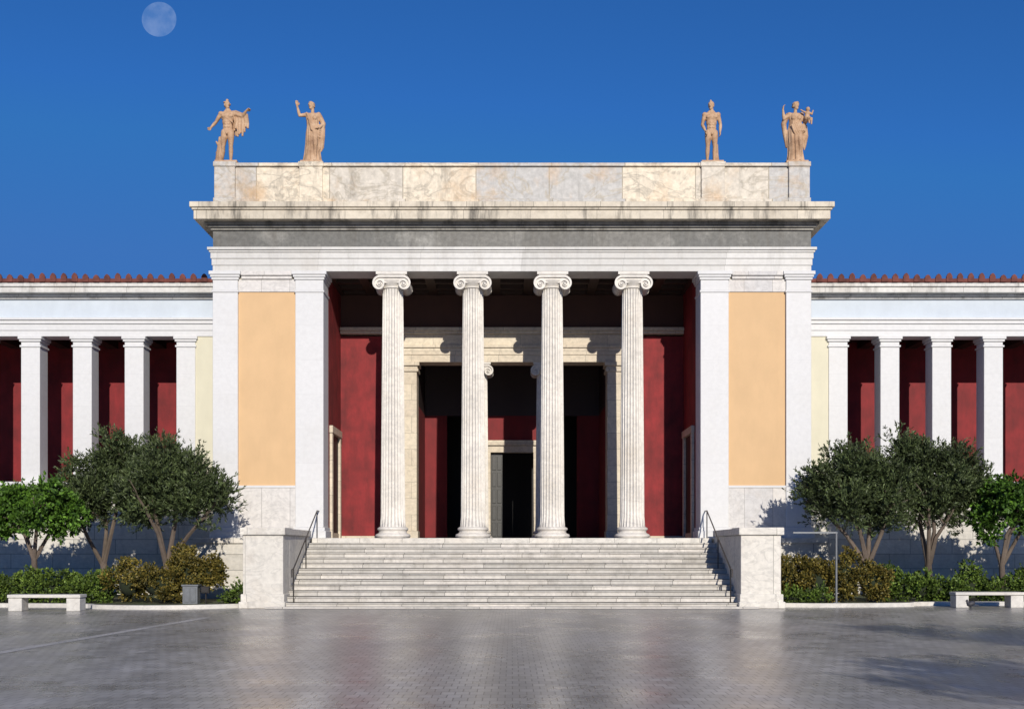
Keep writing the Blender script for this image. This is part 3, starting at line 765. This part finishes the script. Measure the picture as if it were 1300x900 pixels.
arm(m,(.18,0,1.46),(.28,-.02,1.20),(.30,-.24,1.20),.98); hand(m,(.30,-.24,1.20),(.1,-.9,.2),(0,0,1),.5)
m.tube([(-.2,.05,1.5),(-.28,.05,1.38),(-.34,.04,1.2),(-.30,.05,.9),(-.24,.06,.5)],[.06,.09,.08,.07,.04],10)
for k in range(6): m.tube([(-.15+.05*k,-.15,1.12+.02*k),(-.10+.06*k,-.20,.92),(.0+.05*k,-.16,.75+.03*k)],[.026,.03,.024],8)
for k in range(6): m.tube([(.20+.024*k,-.14+.03*k,1.14),(.22+.022*k,-.10+.02*(k%2),.8),(.19+.022*k,-.08+.02*k,.40+.05*(k%3))],[.036,.036,.022],8)
m.ell((.31,-.14,1.33),(.085,.08,.11)); m.ell((.32,-.14,1.44),(.078,.07,.08)); m.ell((.33,-.16,1.565),(.064,.068,.07)); m.ell((.33,-.228,1.555),(.01,.012,.014))
m.cap((.27,-.15,1.47),(.19,-.16,1.50),.032,.026); m.cap((.19,-.16,1.50),(.13,-.13,1.56),.026,.02)
m.cap((.38,-.14,1.47),(.45,-.15,1.42),.032,.026); m.cap((.45,-.15,1.42),(.48,-.17,1.52),.026,.02)
m.cap((.31,-.16,1.28),(.33,-.28,1.26),.048,.038); m.cap((.33,-.28,1.26),(.34,-.28,1.12),.036,.024); m.cap((.38,-.14,1.28),(.41,-.26,1.25),.048,.038); m.cap((.41,-.26,1.25),(.41,-.25,1.10),.036,.024)
finish(m,'draped_woman_with_child_statue',(9.55,.33,TOP),2.08)

# ------------------------------------------------------------------ moon
def moonmat():
    s=NT('moon_surface')
    f=s.noise(.045,detail=6,rough=.6)
    c=s.ramp(f,[(.40,(.05,.065,.06)),(.62,(.15,.16,.14))])
    em=s.n('ShaderNodeEmission'); s.l(c,em.inputs[0]); em.inputs[1].default_value=.42
    tr=s.n('ShaderNodeBsdfTransparent'); ad=s.n('ShaderNodeAddShader')
    s.l(em.outputs[0],ad.inputs[0]); s.l(tr.outputs[0],ad.inputs[1]); s.l(ad.outputs[0],s.out.inputs[0]); return s.m
mo=MB(); mo.ell((0,0,0),(22,3,22),seg=64,ring=32); o=mo.obj('moon',moonmat(),smooth=True); o.location=(-448,1369,674.7)

# ------------------------------------------------------------------ light
ld=Vector((-.19,1,-.41)).normalized()
sd=bpy.data.lights.new('sun','SUN'); sd.energy=4.3; sd.angle=R(.5); sd.color=(1,.93,.83)
so=bpy.data.objects.new('sun',sd); link(so); so.rotation_euler=ld.to_track_quat('-Z','Y').to_euler()
w=bpy.data.worlds.new('World'); scene.world=w; w.use_nodes=True; t=w.node_tree
sky=t.nodes.new('ShaderNodeTexSky'); sky.sky_type='NISHITA'; sky.sun_disc=False
sky.sun_elevation=math.asin(-ld.z); sky.sun_rotation=math.atan2(-ld.x,-ld.y)
sky.air_density=1.0; sky.dust_density=0.0; sky.ozone_density=3.0; sky.altitude=500
bg=t.nodes['Background']; bg.inputs[1].default_value=.092
mx=t.nodes.new('ShaderNodeMix'); mx.data_type='RGBA'; mx.blend_type='MULTIPLY'; mx.inputs[0].default_value=1
mx.inputs[7].default_value=(.22,.62,1.12,1)
dk_=t.nodes.new('ShaderNodeMix'); dk_.data_type='RGBA'; dk_.blend_type='DARKEN'; dk_.inputs[0].default_value=1
dk_.inputs[7].default_value=(.50,1.85,5.4,1)
t.links.new(sky.outputs[0],mx.inputs[6]); t.links.new(mx.outputs[2],dk_.inputs[6]); t.links.new(dk_.outputs[2],bg.inputs[0])

# ------------------------------------------------------------------ camera
cd=bpy.data.cameras.new('camera'); cd.sensor_width=36; cd.lens=38.94; cd.shift_y=.1908; cd.clip_end=8000
co_=bpy.data.objects.new('camera',cd); link(co_); co_.location=(0,-37,1.7); co_.rotation_euler=(R(90),0,0)
scene.camera=co_
scene.view_settings.view_transform='Standard'; scene.view_settings.look='None'; scene.view_settings.exposure=0
